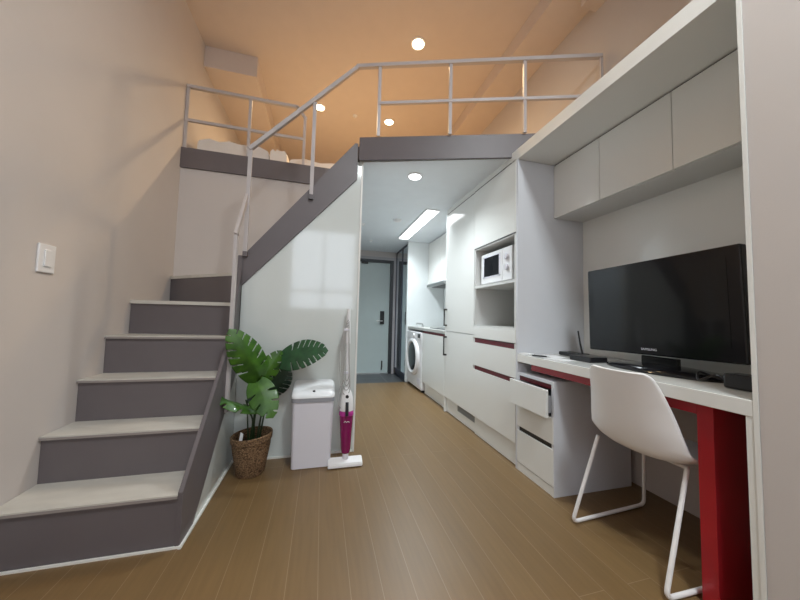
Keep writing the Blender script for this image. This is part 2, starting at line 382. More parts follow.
# ------------------------------------------------------------------ lamps
def spot(name, parent, loc, power, color, radius=.05, angle=150):
    d = bpy.data.lights.new(name,'SPOT'); d.energy = power; d.color = color; d.spot_size = math.radians(angle); d.spot_blend = .9; d.shadow_soft_size = radius
    o = bpy.data.objects.new(name, d); COL.objects.link(o); o.parent = parent; o.location = Vector(loc)-ORI[parent]; return o
def downlight(x,y,z,r,em,power,color,label,group,angle=165):
    t = thing('recessed_downlight', label, 'ceiling light', (x,y,z), group)
    obj('trim_ring', lathe(N(), [(r+.015,0),(r+.015,-.006),(r,-.008),(r,-.002)], (x,y,z), 40, cap=False), M_WPL, t, smooth=True)
    obj('diffuser', lathe(N(), [(r,-.001),(r*.97,-.010),(r*.7,-.018),(r*.3,-.022)], (x,y,z), 40), em, t, smooth=True)
    spot('lamp', t, (x,y,z-.05), power, color, r*.8, angle)
    return t
downlight(.776,2.52,CH,.055,M_EMW,P_LOFT,WARM,'warm recessed downlight nearest the loft rail, largest of the upper three',None)
downlight(.758,3.69,CH,.055,M_EMW,P_LOFT,WARM,'warm recessed downlight farther back above the loft, right of its pair',None)
downlight(-.123,3.67,CH,.055,M_EMW,P_LOFT,WARM,'warm recessed downlight above the loft bed, seen through the stair rail',None)
downlight(.722,2.35,2.203,.052,M_EMC,P_KIT,COOL,'cool white round downlight under the loft near the cabinets',None,150)
t = thing('ceiling_panel_light','long cool white rectangular light panel on the kitchen ceiling','ceiling light',(1.14,3.65,2.203))
box('frame', M_WPL, 1.075,1.225,3.02,4.27,2.187,2.2025, parent=t)
box('diffuser', M_EMC, 1.083,1.217,3.03,4.26,2.180,2.1865, parent=t)
o = area('lamp',(0,0,0),.13,1.2,P_LED,COOL,spread=125); o.parent = t; o.location = (0.01,0,-.035)
# main room ceiling lamp (above and behind the view)
t = thing('ceiling_lamp','square white ceiling lamp in the middle of the room','ceiling light',(.75,-.35,CH))
box('lamp_base', M_WPL, .52,.98,-.58,-.12,CH-.03,CH-.001, parent=t)
box('lamp_cover', M_EMC, .53,.97,-.57,-.13,CH-.06,CH-.031, parent=t, bev=.005)
o = area('lamp',(0,0,0),.42,.42,P_MAIN,(.90,.975,1.0)); o.parent = t; o.location = (0,0,-.075)
for x,y,z,lab in ((.861,3.498,2.203,'small white smoke detector on the kitchen ceiling'),(.708,4.6,2.203,'small white sprinkler head on the ceiling near the entry door'),(.473,3.8,2.203,'tiny sprinkler head on the kitchen ceiling close to the stair panel'),(.313,3.70,CH,'small white sprinkler head on the upper loft ceiling')):
    n = 'smoke_detector' if 'smoke' in lab else 'sprinkler_head'
    b = lathe(N(), [(.05,0),(.05,-.012),(.035,-.022),(.012,-.026)] if n=='smoke_detector' else [(.028,0),(.028,-.006),(.010,-.012),(.008,-.030)], (x,y,z), 24)
    tag(obj(n, b, M_WPL, smooth=True), lab, n.replace('_',' ') if n=='smoke_detector' else 'sprinkler')

# light switch
t = thing('light_switch','white rocker light switch on the left wall','switch',(XL,1.65,1.155))
box('switch_plate', M_WPL, XL,XL+.009,1.607,1.690,1.155,1.280, parent=t, bev=.003)
r = box('rocker', M_WPL, XL+.009,XL+.015,1.631,1.667,1.182,1.254, parent=t, bev=.002)

# ------------------------------------------------------------------ entry door and mirror closet
b = N(); bx(b,.215,.262,5.30,5.42,-.03,2.04); bx(b,1.20,1.258,5.30,5.42,-.03,2.04); bx(b,.262,1.20,5.30,5.42,1.99,2.04)
d1 = thing('door_1','grey','door',(.73,5.36,-.03)); del d1['label']; del d1['category']; d1['kind'] = 'structure'
obj('door_frame', b, M_DFRAME, d1)
b = N(); bx(b,.17,.214,5.29,5.349,-.03,2.09); bx(b,1.2585,1.30,5.29,5.349,-.03,2.09); bx(b,.214,1.2585,5.29,5.349,2.041,2.09); obj('door_casing', b, M_LFRAME, d1)
leaf = box('door_leaf', M_DOOR, .264,1.198,5.335,5.38,-.025,1.988, parent=d1, bev=.003)
box('door_sill', M_STEEL, .262,1.20,5.30,5.335,-.034,-.012, parent=d1)
lk = box('lock_box', M_BLACK, 1.03,1.105,5.300,5.335,.86,1.10, parent=leaf, bev=.006)
b = N(); cyl(b,(1.06,5.30,.92),(1.06,5.265,.92),.011); cyl(b,(1.068,5.27,.92),(.955,5.27,.92),.010); obj('door_lever', b, M_STEEL, leaf, smooth=True)
b = N(); bx(b,1.075,1.095,5.305,5.335,.10,.20); cyl(b,(1.085,5.31,.10),(1.075,5.30,.04),.012); obj('door_stop', b, M_DSTEEL, leaf)
box('door_closer', M_DSTEEL, .66,.78,5.30,5.334,1.955,1.985, parent=leaf, bev=.005)
t = thing('mirror_closet','tall narrow mirror fronted shoe closet with dark frame beside the entry door','closet',(1.6,4.9,0))
box('closet_body', M_NAVY, 1.335,XR-.002,4.502,5.285,-.034,2.212, parent=t)
for (y0,y1) in ((4.86,5.285),(4.502,4.858)):
    b = N(); z0,z1=.07,2.19; fr=.03
    bx(b,1.30,1.333,y0,y0+fr,z0,z1); bx(b,1.30,1.333,y1-fr,y1,z0,z1); bx(b,1.30,1.333,y0+fr,y1-fr,z0,z0+fr); bx(b,1.30,1.333,y0+fr,y1-fr,z1-fr,z1)
    dd = obj('sliding_door', b, M_NAVY, t)
    box('mirror', M_MIRROR, 1.306,1.312,y0+fr,y1-fr,z0+fr,z1-fr, parent=dd)

# ------------------------------------------------------------------ kitchen run
FX = 1.31
sbox('wall_kitchen_end', M_TILEW, 1.285, XR, 4.452, 4.50, 0, 2.203)
sbox('wall_kitchen_back', M_TILEW, 1.90, XR-.001, 3.019, 4.452, 0, 2.203)
# washer
wm = thing('washing_machine','white front loading washing machine with dark round door under the counter','washing machine',(1.6,4.08,0))
WY0,WY1=3.765,4.445; WX=1.305
obj('body', bx(N(), WX,1.86,WY0,WY1,.03,.80,bev=.012), M_WPL, wm)
for x in (WX+.02,1.80):
    for y in (WY0+.02,WY1-.06): box('foot', M_BLACK, x,x+.04,y,y+.04,0,.03, parent=wm)
cy_,cz_ = (WY0+WY1)/2, .445
def ringx(prof, seg=40):
    b = N(); rings=[]
    for r,x in prof: rings.append([b.verts.new((x,cy_+r*math.cos(2*math.pi*k/seg),cz_+r*math.sin(2*math.pi*k/seg))) for k in range(seg)])
    for p,q in zip(rings,rings[1:]):
        for k in range(seg): b.faces.new((p[k],p[(k+1)%seg],q[(k+1)%seg],q[k]))
    b.faces.new(rings[-1]); bmesh.ops.recalc_face_normals(b, faces=b.faces[:]); return b
dr = obj('door_ring', ringx([(.262,WX),(.258,WX-.03),(.225,WX-.045),(.207,WX-.035),(.20,WX-.01)]), M_WPL, wm, smooth=True)
obj('door_glass', ringx([(.199,WX-.012),(.192,WX-.030),(.14,WX-.040),(.05,WX-.046)]), M_GLASSD, dr, smooth=True, label='dark domed glass')
box('control_panel', M_WPL, WX-.012,WX,WY0+.01,WY1-.01,.70,.792, parent=wm, bev=.004)
box('display', M_BLACK, WX-.015,WX-.012,3.80,3.90,.722,.775, parent=wm)
b = N(); tube(b, [(WX-.012,4.06,.745),(WX-.036,4.06,.745)], .028, 24); obj('program_knob', b, M_WPL, wm, smooth=True)
box('filter_flap', M_BIN, WX-.003,WX,3.80,3.93,.09,.17, parent=wm)
# base cabinet
kc = thing('base_cabinet','white gloss base cabinet under the counter beside the washing machine','cabinet',(1.6,3.38,0))
box('body', M_CABIN, FX+.02,1.88,3.02,3.755,.15,.80, parent=kc)
box('door', M_CAB, FX,FX+.019,3.022,3.755,.155,.795, parent=kc, bev=.002)
box('finger_channel', M_DRED, FX+.004,FX+.019,3.02,3.755,.797,.823, parent=kc, label='dark red finger pull strip')
box('kick_board', M_CAB, FX+.045,FX+.06,3.02,3.755,.004,.149, parent=kc)
ct = thing('countertop','pale stone kitchen countertop over the washer and base cabinet','countertop',(1.6,3.7,.825))
box('slab', M_COUNTER, FX-.004,1.899,3.02,4.450,.826,.862, parent=ct, bev=.003)
t = thing('kitchen_tap','low chrome tap standing on the countertop near the end wall','tap',(1.50,4.30,.862))
b = N(); tube(b, fillet([(1.50,4.30,.862),(1.50,4.30,.905),(1.40,4.30,.91),(1.40,4.30,.892)],.012), .011); obj('spout', b, M_STEEL, t, smooth=True)
b = N(); lathe(b,[(.025,0),(.025,.012),(.012,.016)],(1.50,4.30,.862),24); obj('tap_base', b, M_STEEL, t, smooth=True)
b = N(); cyl(b,(1.50,4.30,.90),(1.50,4.35,.915),.006); obj('tap_lever', b, M_STEEL, t, smooth=True)
tag(obj('cooking_hob', bx(N(),1.40,1.80,3.20,3.72,.8625,.871,bev=.002), M_GLASSD), 'thin black glass hob set on the countertop below the hood', 'hob')
# wall cabinet + hood
wc = thing('wall_cabinet','white gloss wall cabinet above the range hood','cabinet',(1.78,3.7,1.49))
box('body', M_CABIN, 1.655,1.899,3.02,4.450,1.50,2.19, parent=wc)
for y0,y1 in ((3.02,3.478),(3.482,3.938),(3.942,4.450)): box('door', M_CAB, 1.624,1.654,y0,y1,1.495,2.185, parent=wc, bev=.002)
rh = thing('range_hood','slim brushed steel range hood pulled out under the wall cabinet','range hood',(1.6,3.65,1.42))
b = N(); prism(b,[(1.45,1.432),(1.45,1.462),(1.60,1.494),(1.899,1.494),(1.899,1.432)],'y',3.35,3.99); obj('hood_body', b, M_STEEL, rh)
box('front_lip', M_STEEL, 1.435,1.449,3.36,3.98,1.430,1.466, parent=rh, bev=.003)
box('grease_filter', M_DSTEEL, 1.50,1.86,3.40,3.94,1.427,1.4315, parent=rh)
# tall cabinet
M_GAPSHADE = mat('painted_gap_shade', (0.09,0.09,0.085), .7, noise=.05)  # dark colour standing in for the shadow inside door gaps
tc_ = thing('tall_cabinet','tall white gloss two door cabinet with black bar handles','cabinet',(1.6,2.69,0))
box('body', M_CABIN, FX+.02,XR-.002,2.40,3.0,.155,2.147, parent=tc_)
box('end_panel', M_CAB, FX+.001,XR-.002,3.001,3.018,0,2.158, parent=tc_)
up = box('door', M_CAB, FX,FX+.019,2.386,2.999,.862,2.147, parent=tc_, bev=.002)
lo = box('door', M_CAB, FX,FX+.019,2.385,2.999,.158,.855, parent=tc_, bev=.002)
for pr,z0,z1 in ((up,.915,1.10),(lo,.60,.805)):
    b = N(); bx(b,FX-.034,FX-.024,2.968,2.980,z0,z1); 
    for z in (z0,z1-.016): bx(b,FX-.034,FX,2.964,2.984,z,z+.016)
    obj('handle', b, M_DSTEEL, pr, label='black bar handle')
box('gap_shade_strip', M_GAPSHADE, FX+.006,FX+.012,2.386,2.999,2.1475,2.1575, parent=tc_); box('gap_shade_strip', M_GAPSHADE, FX+.006,FX+.012,2.3795,2.3858,.16,2.147, parent=tc_)  # dark strips painting the seam shadow above and beside the doors
kb = box('kick_board', M_CAB, FX+.03,FX+.045,2.385,3.0,.004,.155, parent=tc_)
b = N(); [bx(b,FX+.025,FX+.0295,2.385,2.735,z,z+.005) for z in (.088,.098,.108,.118,.128,.138)]; bx(b,FX+.028,FX+.0298,2.385,2.735,.085,.146); obj('vent_grille', b, mat('grille_grey',(.25,.25,.24),.5,noise=.05), tc_, label='grey vent grille')
# microwave tower
mt = thing('microwave_cabinet','white gloss tower cabinet with two open niches and red finger strips','cabinet',(1.6,2.09,0))
y0,y1 = 1.7905,2.382
b = N()
bx(b,FX,XR-.002,y0,y0+.018,.155,2.147); bx(b,FX+.001,XR-.002,y1-.018,y1-.005,.155,2.147); bx(b,XR-.02,XR-.003,y0+.018,y1-.018,.155,2.155)
bx(b,FX+.001,XR-.02,y0+.018,y1-.018,.925,.943); bx(b,FX+.001,XR-.02,y0+.018,y1-.018,1.268,1.288); bx(b,FX+.001,XR-.02,y0+.018,y1-.018,1.608,1.626)
bx(b,FX+.03,XR-.02,y0+.018,y1-.018,.16,.925)
obj('body', b, M_CABIN, mt)
box('flap_door', M_CAB, FX-.004,FX+.0,y0,y1-.006,1.626,2.147, parent=mt)
box('panel', M_CAB, FX-.004,FX+.018,y0,y1-.002,.837,.928, parent=mt, bev=.0015)
for z0,z1 in ((.797,.832),(.563,.596)): box('finger_channel', M_DRED, FX+.003,FX+.018,y0,y1-.002,z0,z1, parent=mt, label='dark red finger pull strip')
box('drawer', M_CAB, FX-.004,FX+.018,y0,y1-.002,.598,.795, parent=mt, bev=.0015)
box('drawer', M_CAB, FX-.004,FX+.018,y0,y1-.002,.160,.561, parent=mt, bev=.0015)
box('kick_board', M_CAB, FX+.02,FX+.035,y0,y1+.001,.004,.155, parent=mt)
sbox('trim_4', M_CAB, FX+.001, XR-.002, 1.79, 3.0, 2.158, 2.212)
box('gap_shade_strip', M_GAPSHADE, FX-.002,FX+.004,y0,y1-.003,2.1475,2.1575, parent=mt); box('gap_shade_strip', M_GAPSHADE, FX-.003,FX-.0005,y0+.001,y1-.007,1.617,1.6255, parent=mt)  # shadow lines over and under the flap door, drawn as dark strips
mw = thing('microwave_oven','white microwave oven with dark window in the upper niche','microwave',(1.58,2.12,1.288))
x0=1.355; my0,my1=1.90,2.34
obj('body', bx(N(), x0+.02,1.80,my0,my1,1.303,1.562,bev=.006), M_WPL, mw)
for x in (1.42,1.74):
    for y in (my0+.05,my1-.05): obj('foot', lathe(N(),[(.012,0),(.012,.016)],(x,y,1.288),12), M_BLACK, mw)
dd = box('door', M_WPL, x0,x0+.019,my0+.125,my1,1.304,1.561, parent=mw, bev=.004)
box('window', M_MWIN, x0-.004,x0,my0+.165,my1-.055,1.362,1.525, parent=dd, label='dark glass window')
b=N(); 
bx(b,x0-.003,x0-.0005,my0+.15,my1-.04,1.525,1.535); bx(b,x0-.003,x0-.0005,my0+.15,my1-.04,1.352,1.362); bx(b,x0-.003,x0-.0005,my0+.15,my0+.165,1.352,1.535); bx(b,x0-.003,x0-.0005,my1-.055,my1-.04,1.352,1.535)
obj('window_frame', b, M_BIN, dd)
box('control_panel', M_WPL, x0,x0+.019,my0,my0+.123,1.304,1.561, parent=mw, bev=.004)
for z in (1.485,1.405):
    b = N(); tube(b,[(x0,my0+.062,z),(x0-.020,my0+.062,z)],.022,24); o = obj('knob', b, M_BIN, mw, smooth=True)
    b = N(); bx(b,x0-.026,x0-.0195,my0+.058,my0+.066,z-.02,z+.02); obj('knob_grip', b, M_WPL, o)

# ------------------------------------------------------------------ desk unit
PY = 1.79
box_ = thing('desk_shelf_unit','white tall side panels, top shelf and back panel framing the desk','shelving',(1.6,1.2,0))
box('side_panel', M_CABLAV, FX,XR-.002,PY-.018,PY,.0,2.145, parent=box_)
box('end_panel', M_CAB, FX-.003,XR-.002,.611,.623,0,2.2235, parent=box_)
box('top_shelf', M_CAB, FX-.002,XR-.002,.624,1.845,2.147,2.2235, parent=box_, bev=.001)
box('back_panel', M_CAB, 1.875,1.89,.624,PY-.019,.768,1.90, parent=box_)
box('desk_end_support', M_CAB, FX,1.34,.6235,.642,0,.7155, parent=box_)
oc = thing('overhead_cabinet','white gloss overhead cabinet with three flap doors below the top shelf','cabinet',(1.75,1.2,1.73))
box('body', M_CABIN, 1.634,XR-.004,.625,PY-.02,1.746,2.145, parent=oc)
for a_,b_ in ((.625,1.010),(1.013,1.400),(1.403,PY-.02)): box('door', M_CAB, 1.614,1.633,a_,b_,1.747,2.138, parent=oc, bev=.0015)
box('gap_shade_strip', M_GAPSHADE, 1.622,1.6335,.626,PY-.021,2.1385,2.1455, parent=oc)  # dark strip in place of the shadow under the top shelf
dk = thing('desk','white topped desk with glossy red apron and red slab leg','desk',(1.6,1.2,0))
obj('desk_top', bx(N(), FX-.002,1.873,.624,PY-.019,.716,.767,bev=.002), M_CAB, dk)
box('apron', M_RED, 1.362,1.392,.80,1.70,.668,.7155, parent=dk, label='glossy red apron')
box('leg', M_RED, 1.362,1.74,.752,.80,0,.7155, parent=dk, label='glossy red slab leg', bev=.001)
# drawer pedestal
dc = thing('drawer_cabinet','white three drawer pedestal under the desk with its top drawer ajar','drawer cabinet',(1.6,1.62,0))
y0,y1 = 1.445,PY-.02
b = N(); bx(b,FX,1.88,y0,y0+.018,0,.645); bx(b,FX,1.88,y1-.017,y1,0,.645); bx(b,FX,1.88,y0+.018,y1-.017,.628,.645); bx(b,1.86,1.88,y0+.018,y1-.017,0,.628); bx(b,FX+.004,1.86,y0+.018,y1-.017,0,.055); bx(b,FX+.03,1.86,y0+.018,y1-.017,.055,.44)
obj('body', b, M_CABLAV, dc)
box('plinth', M_CAB, FX-.001,FX+.003,y0+.001,y1-.001,0.002,.052, parent=dc)
YD0,YD1=y0+.004,y1-.002
dr1 = box('drawer', M_CAB, FX-.055,FX-.037,YD0-.004,YD1+.012,.445,.603, parent=dc, bev=.0015)
b = N(); bx(b,FX-.0365,1.75,YD0+.02,YD0+.03,.465,.560); bx(b,FX-.0365,1.75,YD1-.03,YD1-.02,.465,.560); bx(b,FX-.0365,1.75,YD0+.03,YD1-.03,.465,.475); obj('drawer_box', b, mat('drawer_box_grey',(.30,.30,.31),.4,noise=.03), dr1)
box('inner_panel', M_DRED, FX+.005,FX+.02,y0+.0185,y1-.0175,.60,.6275, parent=dc, label='dark red finger pull strip')
box('drawer', M_CAB, FX-.004,FX+.014,YD0,YD1,.292,.440, parent=dc, bev=.0015)
box('finger_channel', M_BLACK, FX+.003,FX+.02,y0+.0185,y1-.0175,.264,.290, parent=dc)
box('drawer', M_CAB, FX-.004,FX+.014,YD0,YD1,.056,.262, parent=dc, bev=.0015)

# television
tv = thing('television','large black glossy television standing on the white desk','television',(1.58,1.12,.767))
TX=1.58; ty0,ty1=.765,1.458; tz0,tz1=.842,1.318
obj('screen_bezel', bx(N(), TX,TX+.04,ty0,ty1,tz0,tz1,bev=.006), M_BEZEL, tv)
box('screen', M_SCREEN, TX-.0015,TX-.0002,ty0+.045,ty1-.045,tz0+.058,tz1-.045, parent=tv)
obj('back_housing', bx(N(), TX+.0405,TX+.085,ty0+.08,ty1-.08,tz0+.05,tz1-.05,bev=.015), M_BLACK, tv)
box('stand_neck', M_BEZEL, TX+.022,TX+.05,1.01,1.17,.786,.836, parent=tv, bev=.004)
b = N(); lathe(b,[(1,0),(1.0,.008),(.95,.016),(.6,.026),(.2,.030)],(1.615,1.08,.768),48,sx=.150,sy=.265); obj('stand_base', b, M_BEZEL, tv, smooth=True)
text('brand_lettering','SAMSUNG',.016, Matrix.Translation((TX-.001,1.12,tz0+.028)) @ Matrix.Rotation(math.radians(-90),4,'Z') @ Matrix.Rotation(math.radians(90),4,'X'), M_BIN, tv, label='small silver lettering on the lower bezel')
# the set sits very slightly askew on its stand
Rm = Matrix.Translation((0,1.11-ORI[tv].y,1.08-ORI[tv].z)) @ Matrix.Rotation(math.radians(-1.2),4,'X') @ Matrix.Translation((0,-(1.11-ORI[tv].y),-(1.08-ORI[tv].z)))
for c_ in tv.children:
    if c_.name.split('.')[0] in ('screen_bezel','screen','back_housing','brand_lettering'): c_.data.transform(Rm)
# router and boxes
rt = thing('router','small black router with one upright antenna at the far end of the desk','router',(1.66,1.66,.767))
obj('router_body', bx(N(),1.60,1.70,1.56,1.72,.768,.792,bev=.006), M_BLACK, rt)
b = N(); tube(b,[(1.605,1.525,.79),(1.61,1.565,.79)],.006); tube(b,[(1.605,1.525,.785),(1.60,1.540,.86),(1.595,1.550,.940)],.0065,10,.0045); obj('antenna', b, M_BLACK, rt, smooth=True)
tag(obj('set_top_box', bx(N(),1.475,1.60,1.352,1.500,.768,.797,bev=.005), M_BLACK), 'flat black set top box on the desk left of the television', 'set top box')
t = tag(obj('cable_adapter', bx(N(),1.46,1.54,.655,.775,.768,.822,bev=.008), M_BLACK), 'black boxy adapter on the desk by the right corner of the television', 'adapter')
b = N(); tube(b, smooth_path([(1.50,.78,.785),(1.53,.83,.80),(1.50,.87,.775),(1.56,.90,.80),(1.60,.85,.775),(1.56,.79,.79)],8), .004, 8)
tag(obj('loose_cable', b, M_BLACK, smooth=True), 'loose black cable curled on the desk under the television corner', 'cable')
def sheet(cx,cy,w_,h_,rot,z,m,name,label,cat,th=.0015):
    b = bx(N(), -w_/2,w_/2,-h_/2,h_/2,0,th); bmesh.ops.rotate(b, verts=b.verts, cent=(0,0,0), matrix=Matrix.Rotation(math.radians(rot),3,'Z')); bmesh.ops.translate(b, verts=b.verts, vec=(cx,cy,z)); return tag(obj(name,b,m),label,cat)
sheet(1.40,1.50,.10,.15,10,.768,M_PAPER,'paper_sheet','white printed paper lying on the desk nearest the chair','paper')
sheet(1.46,1.60,.09,.13,-12,.770,M_PAPER,'paper_sheet','white card behind the nearer paper on the desk','paper')
sheet(1.345,1.725,.055,.075,20,.768,M_PAPER,'folded_napkin','small white folded packet at the far front corner of the desk','packet',.010)
b = N(); tube(b,[(1.335,1.655,.773),(1.385,1.585,.773)],.005,12); tag(obj('black_pen', b, M_BLACK, smooth=True),'black pen lying between the white packet and the papers','pen')
b = N(); bx(b,XR-.006,XR-.0005,1.02,1.09,.30,.41,bev=.002)
# ------------------------------------------------------------------ chair
ch = thing('shell_chair','white plastic shell chair with white sled base pulled up to the desk','chair',(1.5,1.03,0))
CY=1.03
prof = [(1.222,.798,.110),(1.226,.780,.140),(1.240,.72,.160),(1.254,.66,.174),(1.268,.60,.188),(1.286,.53,.202),(1.315,.468,.212),(1.370,.438,.216),(1.44,.430,.214),(1.52,.438,.208),(1.60,.446,.205),(1.66,.452,.198),(1.70,.450,.185),(1.722,.440,.150)]
pp = smooth_path([(p[0],p[2],p[1]) for p in prof],3)
b = N(); rows=[]; C_=16; n=len(pp)
for i,p in enumerate(pp):
    d = (pp[min(i+1,n-1)]-pp[max(i-1,0)]); nrm = Vector((-d.z,0,d.x)).normalized()   # towards sitter
    if nrm.x < 0 and i < n*.4: nrm = -nrm
    if i >= n*.4 and nrm.z < 0: nrm = -nrm
    wv = p.y; row=[]; f = i/(n-1)
    curl = .05*math.sin(min(1,f*1.25)*math.pi)+.012
    ycen = CY-.025*(1-min(1,f/.45))
    for k in range(C_+1):
        s_ = -1+2*k/C_; c_ = abs(s_)**2.6*curl
        row.append(b.verts.new((p.x+nrm.x*c_, ycen+wv*s_, p.z+nrm.z*c_)))
    rows.append(row)
for r0,r1 in zip(rows,rows[1:]):
    for k in range(C_): b.faces.new((r0[k],r0[k+1],r1[k+1],r1[k]))
sh = obj('seat_shell', b, M_CHAIR, ch, smooth=True)
so = sh.modifiers.new('thick','SOLIDIFY'); so.thickness = .010; so.offset = 0
sd = sh.modifiers.new('round','SUBSURF'); sd.levels = 1; sd.render_levels = 1
for y,yt,xt in ((1.245,1.207,1.36),(.835,.862,1.405)):
    path = fillet([(xt,yt,.434),(1.236,y,.012),(1.745,y+(.03 if y>1 else -.01),.012),(1.66,yt,.436)], .035)
    b = N(); tube(b, path, .0085, 12); obj('sled_leg', b, M_CHLEG, ch, smooth=True)
for x,z in ((1.44,.425),(1.657,.437)): b = N(); tube(b,[(x,.878,z),(x,1.198,z)],.008,10); obj('cross_bar', b, M_CHLEG, ch, smooth=True)

# ------------------------------------------------------------------ bin
bn = thing('trash_bin','slim white step bin with rounded lid beside the potted plant','bin',(-.025,2.15,0))
def rrect(x0,x1,y0,y1,r,seg=6):
    out=[]
    for cx,cy,a0 in ((x1-r,y1-r,0),(x0+r,y1-r,90),(x0+r,y0+r,180),(x1-r,y0+r,270)):
        for k in range(seg+1):
            a_=math.radians(a0+90*k/seg); out.append((cx+r*math.cos(a_),cy+r*math.sin(a_)))
    return out
def loft(bm, layers, cap=True):
    rings=[[bm.verts.new((p[0],p[1],z(p) if callable(z) else z)) for p in pts] for pts,z in layers]
    n=len(rings[0])
    for a_,c_ in zip(rings,rings[1:]):
        for k in range(n): bm.faces.new((a_[k],a_[(k+1)%n],c_[(k+1)%n],c_[k]))
    if cap: bm.faces.new(rings[0][::-1]); bm.faces.new(rings[-1])
    return bm
X0,X1,Y0,Y1=-.165,.100,2.055,2.238
obj('body', loft(N(), [(rrect(X0+.008,X1-.008,Y0+.004,Y1,.022),.004),(rrect(X0,X1,Y0,Y1,.025),.425)]), M_BIN, bn, smooth=True)
ex=.007
obj('rim', loft(N(), [(rrect(X0-ex,X1+ex,Y0-ex,Y1+.003,.035),.426),(rrect(X0-ex,X1+ex,Y0-ex,Y1+.003,.035),.452)]), M_BINRIM, bn, smooth=True)
sl = lambda base: (lambda p: base+(p[1]-Y0)*.36)
lid = obj('lid', loft(N(), [(rrect(X0-ex,X1+ex,Y0-ex,Y1+.003,.035),.453),(rrect(X0-ex,X1+ex,Y0-ex,Y1+.003,.035),sl(.462)),(rrect(X0+.002,X1-.002,Y0+.004,Y1-.006,.03),sl(.474)),(rrect(X0+.03,X1-.03,Y0+.03,Y1-.03,.02),sl(.479))]), M_BINLID, bn, smooth=True)
b = N(); lathe(b,[(.009,0),(.009,.006),(.006,.008)],(-.030,2.085,.488),16); obj('sensor', b, M_BLACK, lid, smooth=True)

# ------------------------------------------------------------------ stick vacuum
vc = thing('stick_vacuum','white and magenta upright stick vacuum leaning on the glossy panel','vacuum cleaner',(.19,2.11,0))
hd = [(2.012,.006),(2.100,.006),(2.100,.028),(2.080,.050),(2.035,.042),(2.016,.028)]
b = prism(N(), hd, 'x', .075,.300); bmesh.ops.bevel(b, geom=b.edges[:], offset=.004, segments=2, affect='EDGES'); obj('floor_head', b, M_WPL, vc, smooth=True)
def vax(z): # axis of the stick (leans back)
    return Vector((.190, 2.062+(z-.06)*.145, z))
b = N(); tube(b,[vax(.035),vax(.09)],.020,16); obj('neck_joint', b, M_BIN, vc, smooth=True)
def stick(prof, sx=1.0, seg=24):
    b = N(); rings=[]
    for r,z in prof:
        c=vax(z); rings.append([b.verts.new((c.x+sx*r*math.cos(2*math.pi*k/seg), c.y+r*.85*math.sin(2*math.pi*k/seg), z)) for k in range(seg)])
    for p,q in zip(rings,rings[1:]):
        for k in range(seg): b.faces.new((p[k],p[(k+1)%seg],q[(k+1)%seg],q[k]))
    b.faces.new(rings[0][::-1]); b.faces.new(rings[-1]); return b
obj('dust_tank', stick([(.018,.075),(.028,.083),(.033,.11),(.046,.30),(.046,.318)]), M_MAG, vc, smooth=True, label='translucent magenta dust tank')
obj('tank_band', stick([(.0492,.3185),(.050,.322),(.048,.345),(.046,.348)]), mat('magenta_band',(.42,.03,.25),.35,noise=.05), vc, smooth=True)
mb = obj('motor_body', stick([(.046,.349),(.047,.37),(.044,.42),(.036,.46),(.022,.485),(.016,.50)]), M_WPL, vc, smooth=True)
c = vax(.445); b = N(); tube(b,[c+Vector((0,-.040,0)),c+Vector((0,-.028,0))],.011,16); obj('power_button', b, M_BLACK, mb, smooth=True)
c = vax(.375); b = N(); tube(b,[vax(.41)+Vector((0,-.040,0)),vax(.375)+Vector((0,-.046,0)),vax(.325)+Vector((0,-.048,0))],.011,12); obj('release_catch', b, M_BLACK, mb, smooth=True)
b = N(); tube(b,smooth_path([vax(.285)+Vector((-.018,-.0435,-.003)),vax(.292)+Vector((-.010,-.0435,0)),vax(.283)+Vector((-.003,-.0435,0)),vax(.288)+Vector((.006,-.0435,0)),vax(.284)+Vector((.018,-.0435,0))],4),.0014,6); obj('script_mark', b, M_WPL, vc, smooth=True)
b = N(); tube(b,[vax(.49),vax(.80)],.012,14); obj('tube', b, M_WPL, vc, smooth=True)
b = N(); tube(b,[vax(.80),vax(.90),vax(.98)+Vector((0,-.004,0)),vax(1.05)+Vector((0,-.016,0))],.017,14,.012); obj('handle', b, M_WPL, vc, smooth=True)
for z in (.90,.60): b = N(); cq=vax(z); bx(b,cq.x-.030,cq.x+.004,cq.y-.022,cq.y-.004,z-.008,z+.008); obj('cord_hook', b, M_BIN, vc)
b = N()
for k in range(4):
    dx=-.012-.006*k
    loop=[]
    zt,zb=.97-.02*k,.56-.03*k
    c0,c1=vax(zt),vax(zb)
    tube(b, smooth_path([c0+Vector((0,-.02,0)),c0+Vector((dx*1.3,-.022,-.04)),(c0+c1)/2+Vector((dx*1.9,-.024,0)),c1+Vector((dx*1.2,-.026,.02)),c1+Vector((0.0,-.024,-.012)),c1+Vector((.010+.003*k,-.024,.04)),(c0+c1)/2+Vector((.008,-.024,0)),c0+Vector((.004,-.02,-.01))],6),.0030,8)
tube(b, smooth_path([vax(.56)+Vector((-.02,-.024,0)),vax(.48)+Vector((-.055,-.020,0)),vax(.40)+Vector((-.058,-.02,0)),vax(.37)+Vector((-.04,-.03,0))],6),.003,8)
obj('power_cord', b, M_CORD, vc, smooth=True, label='grey wound power cord')

# ------------------------------------------------------------------ potted plant
PX,PYY=-.397,2.085
pl = thing('potted_plant','split leaf plant with bright green leaves in a woven basket','plant',(PX,PYY,0))
b = N(); lathe(b,[(.076,.0),(.084,.012),(.097,.09),(.110,.17),(.113,.215),(.119,.222),(.121,.262),(.117,.268),(.110,.262),(.109,.225),(.104,.17)],(PX,PYY,0),48,sy=.98)
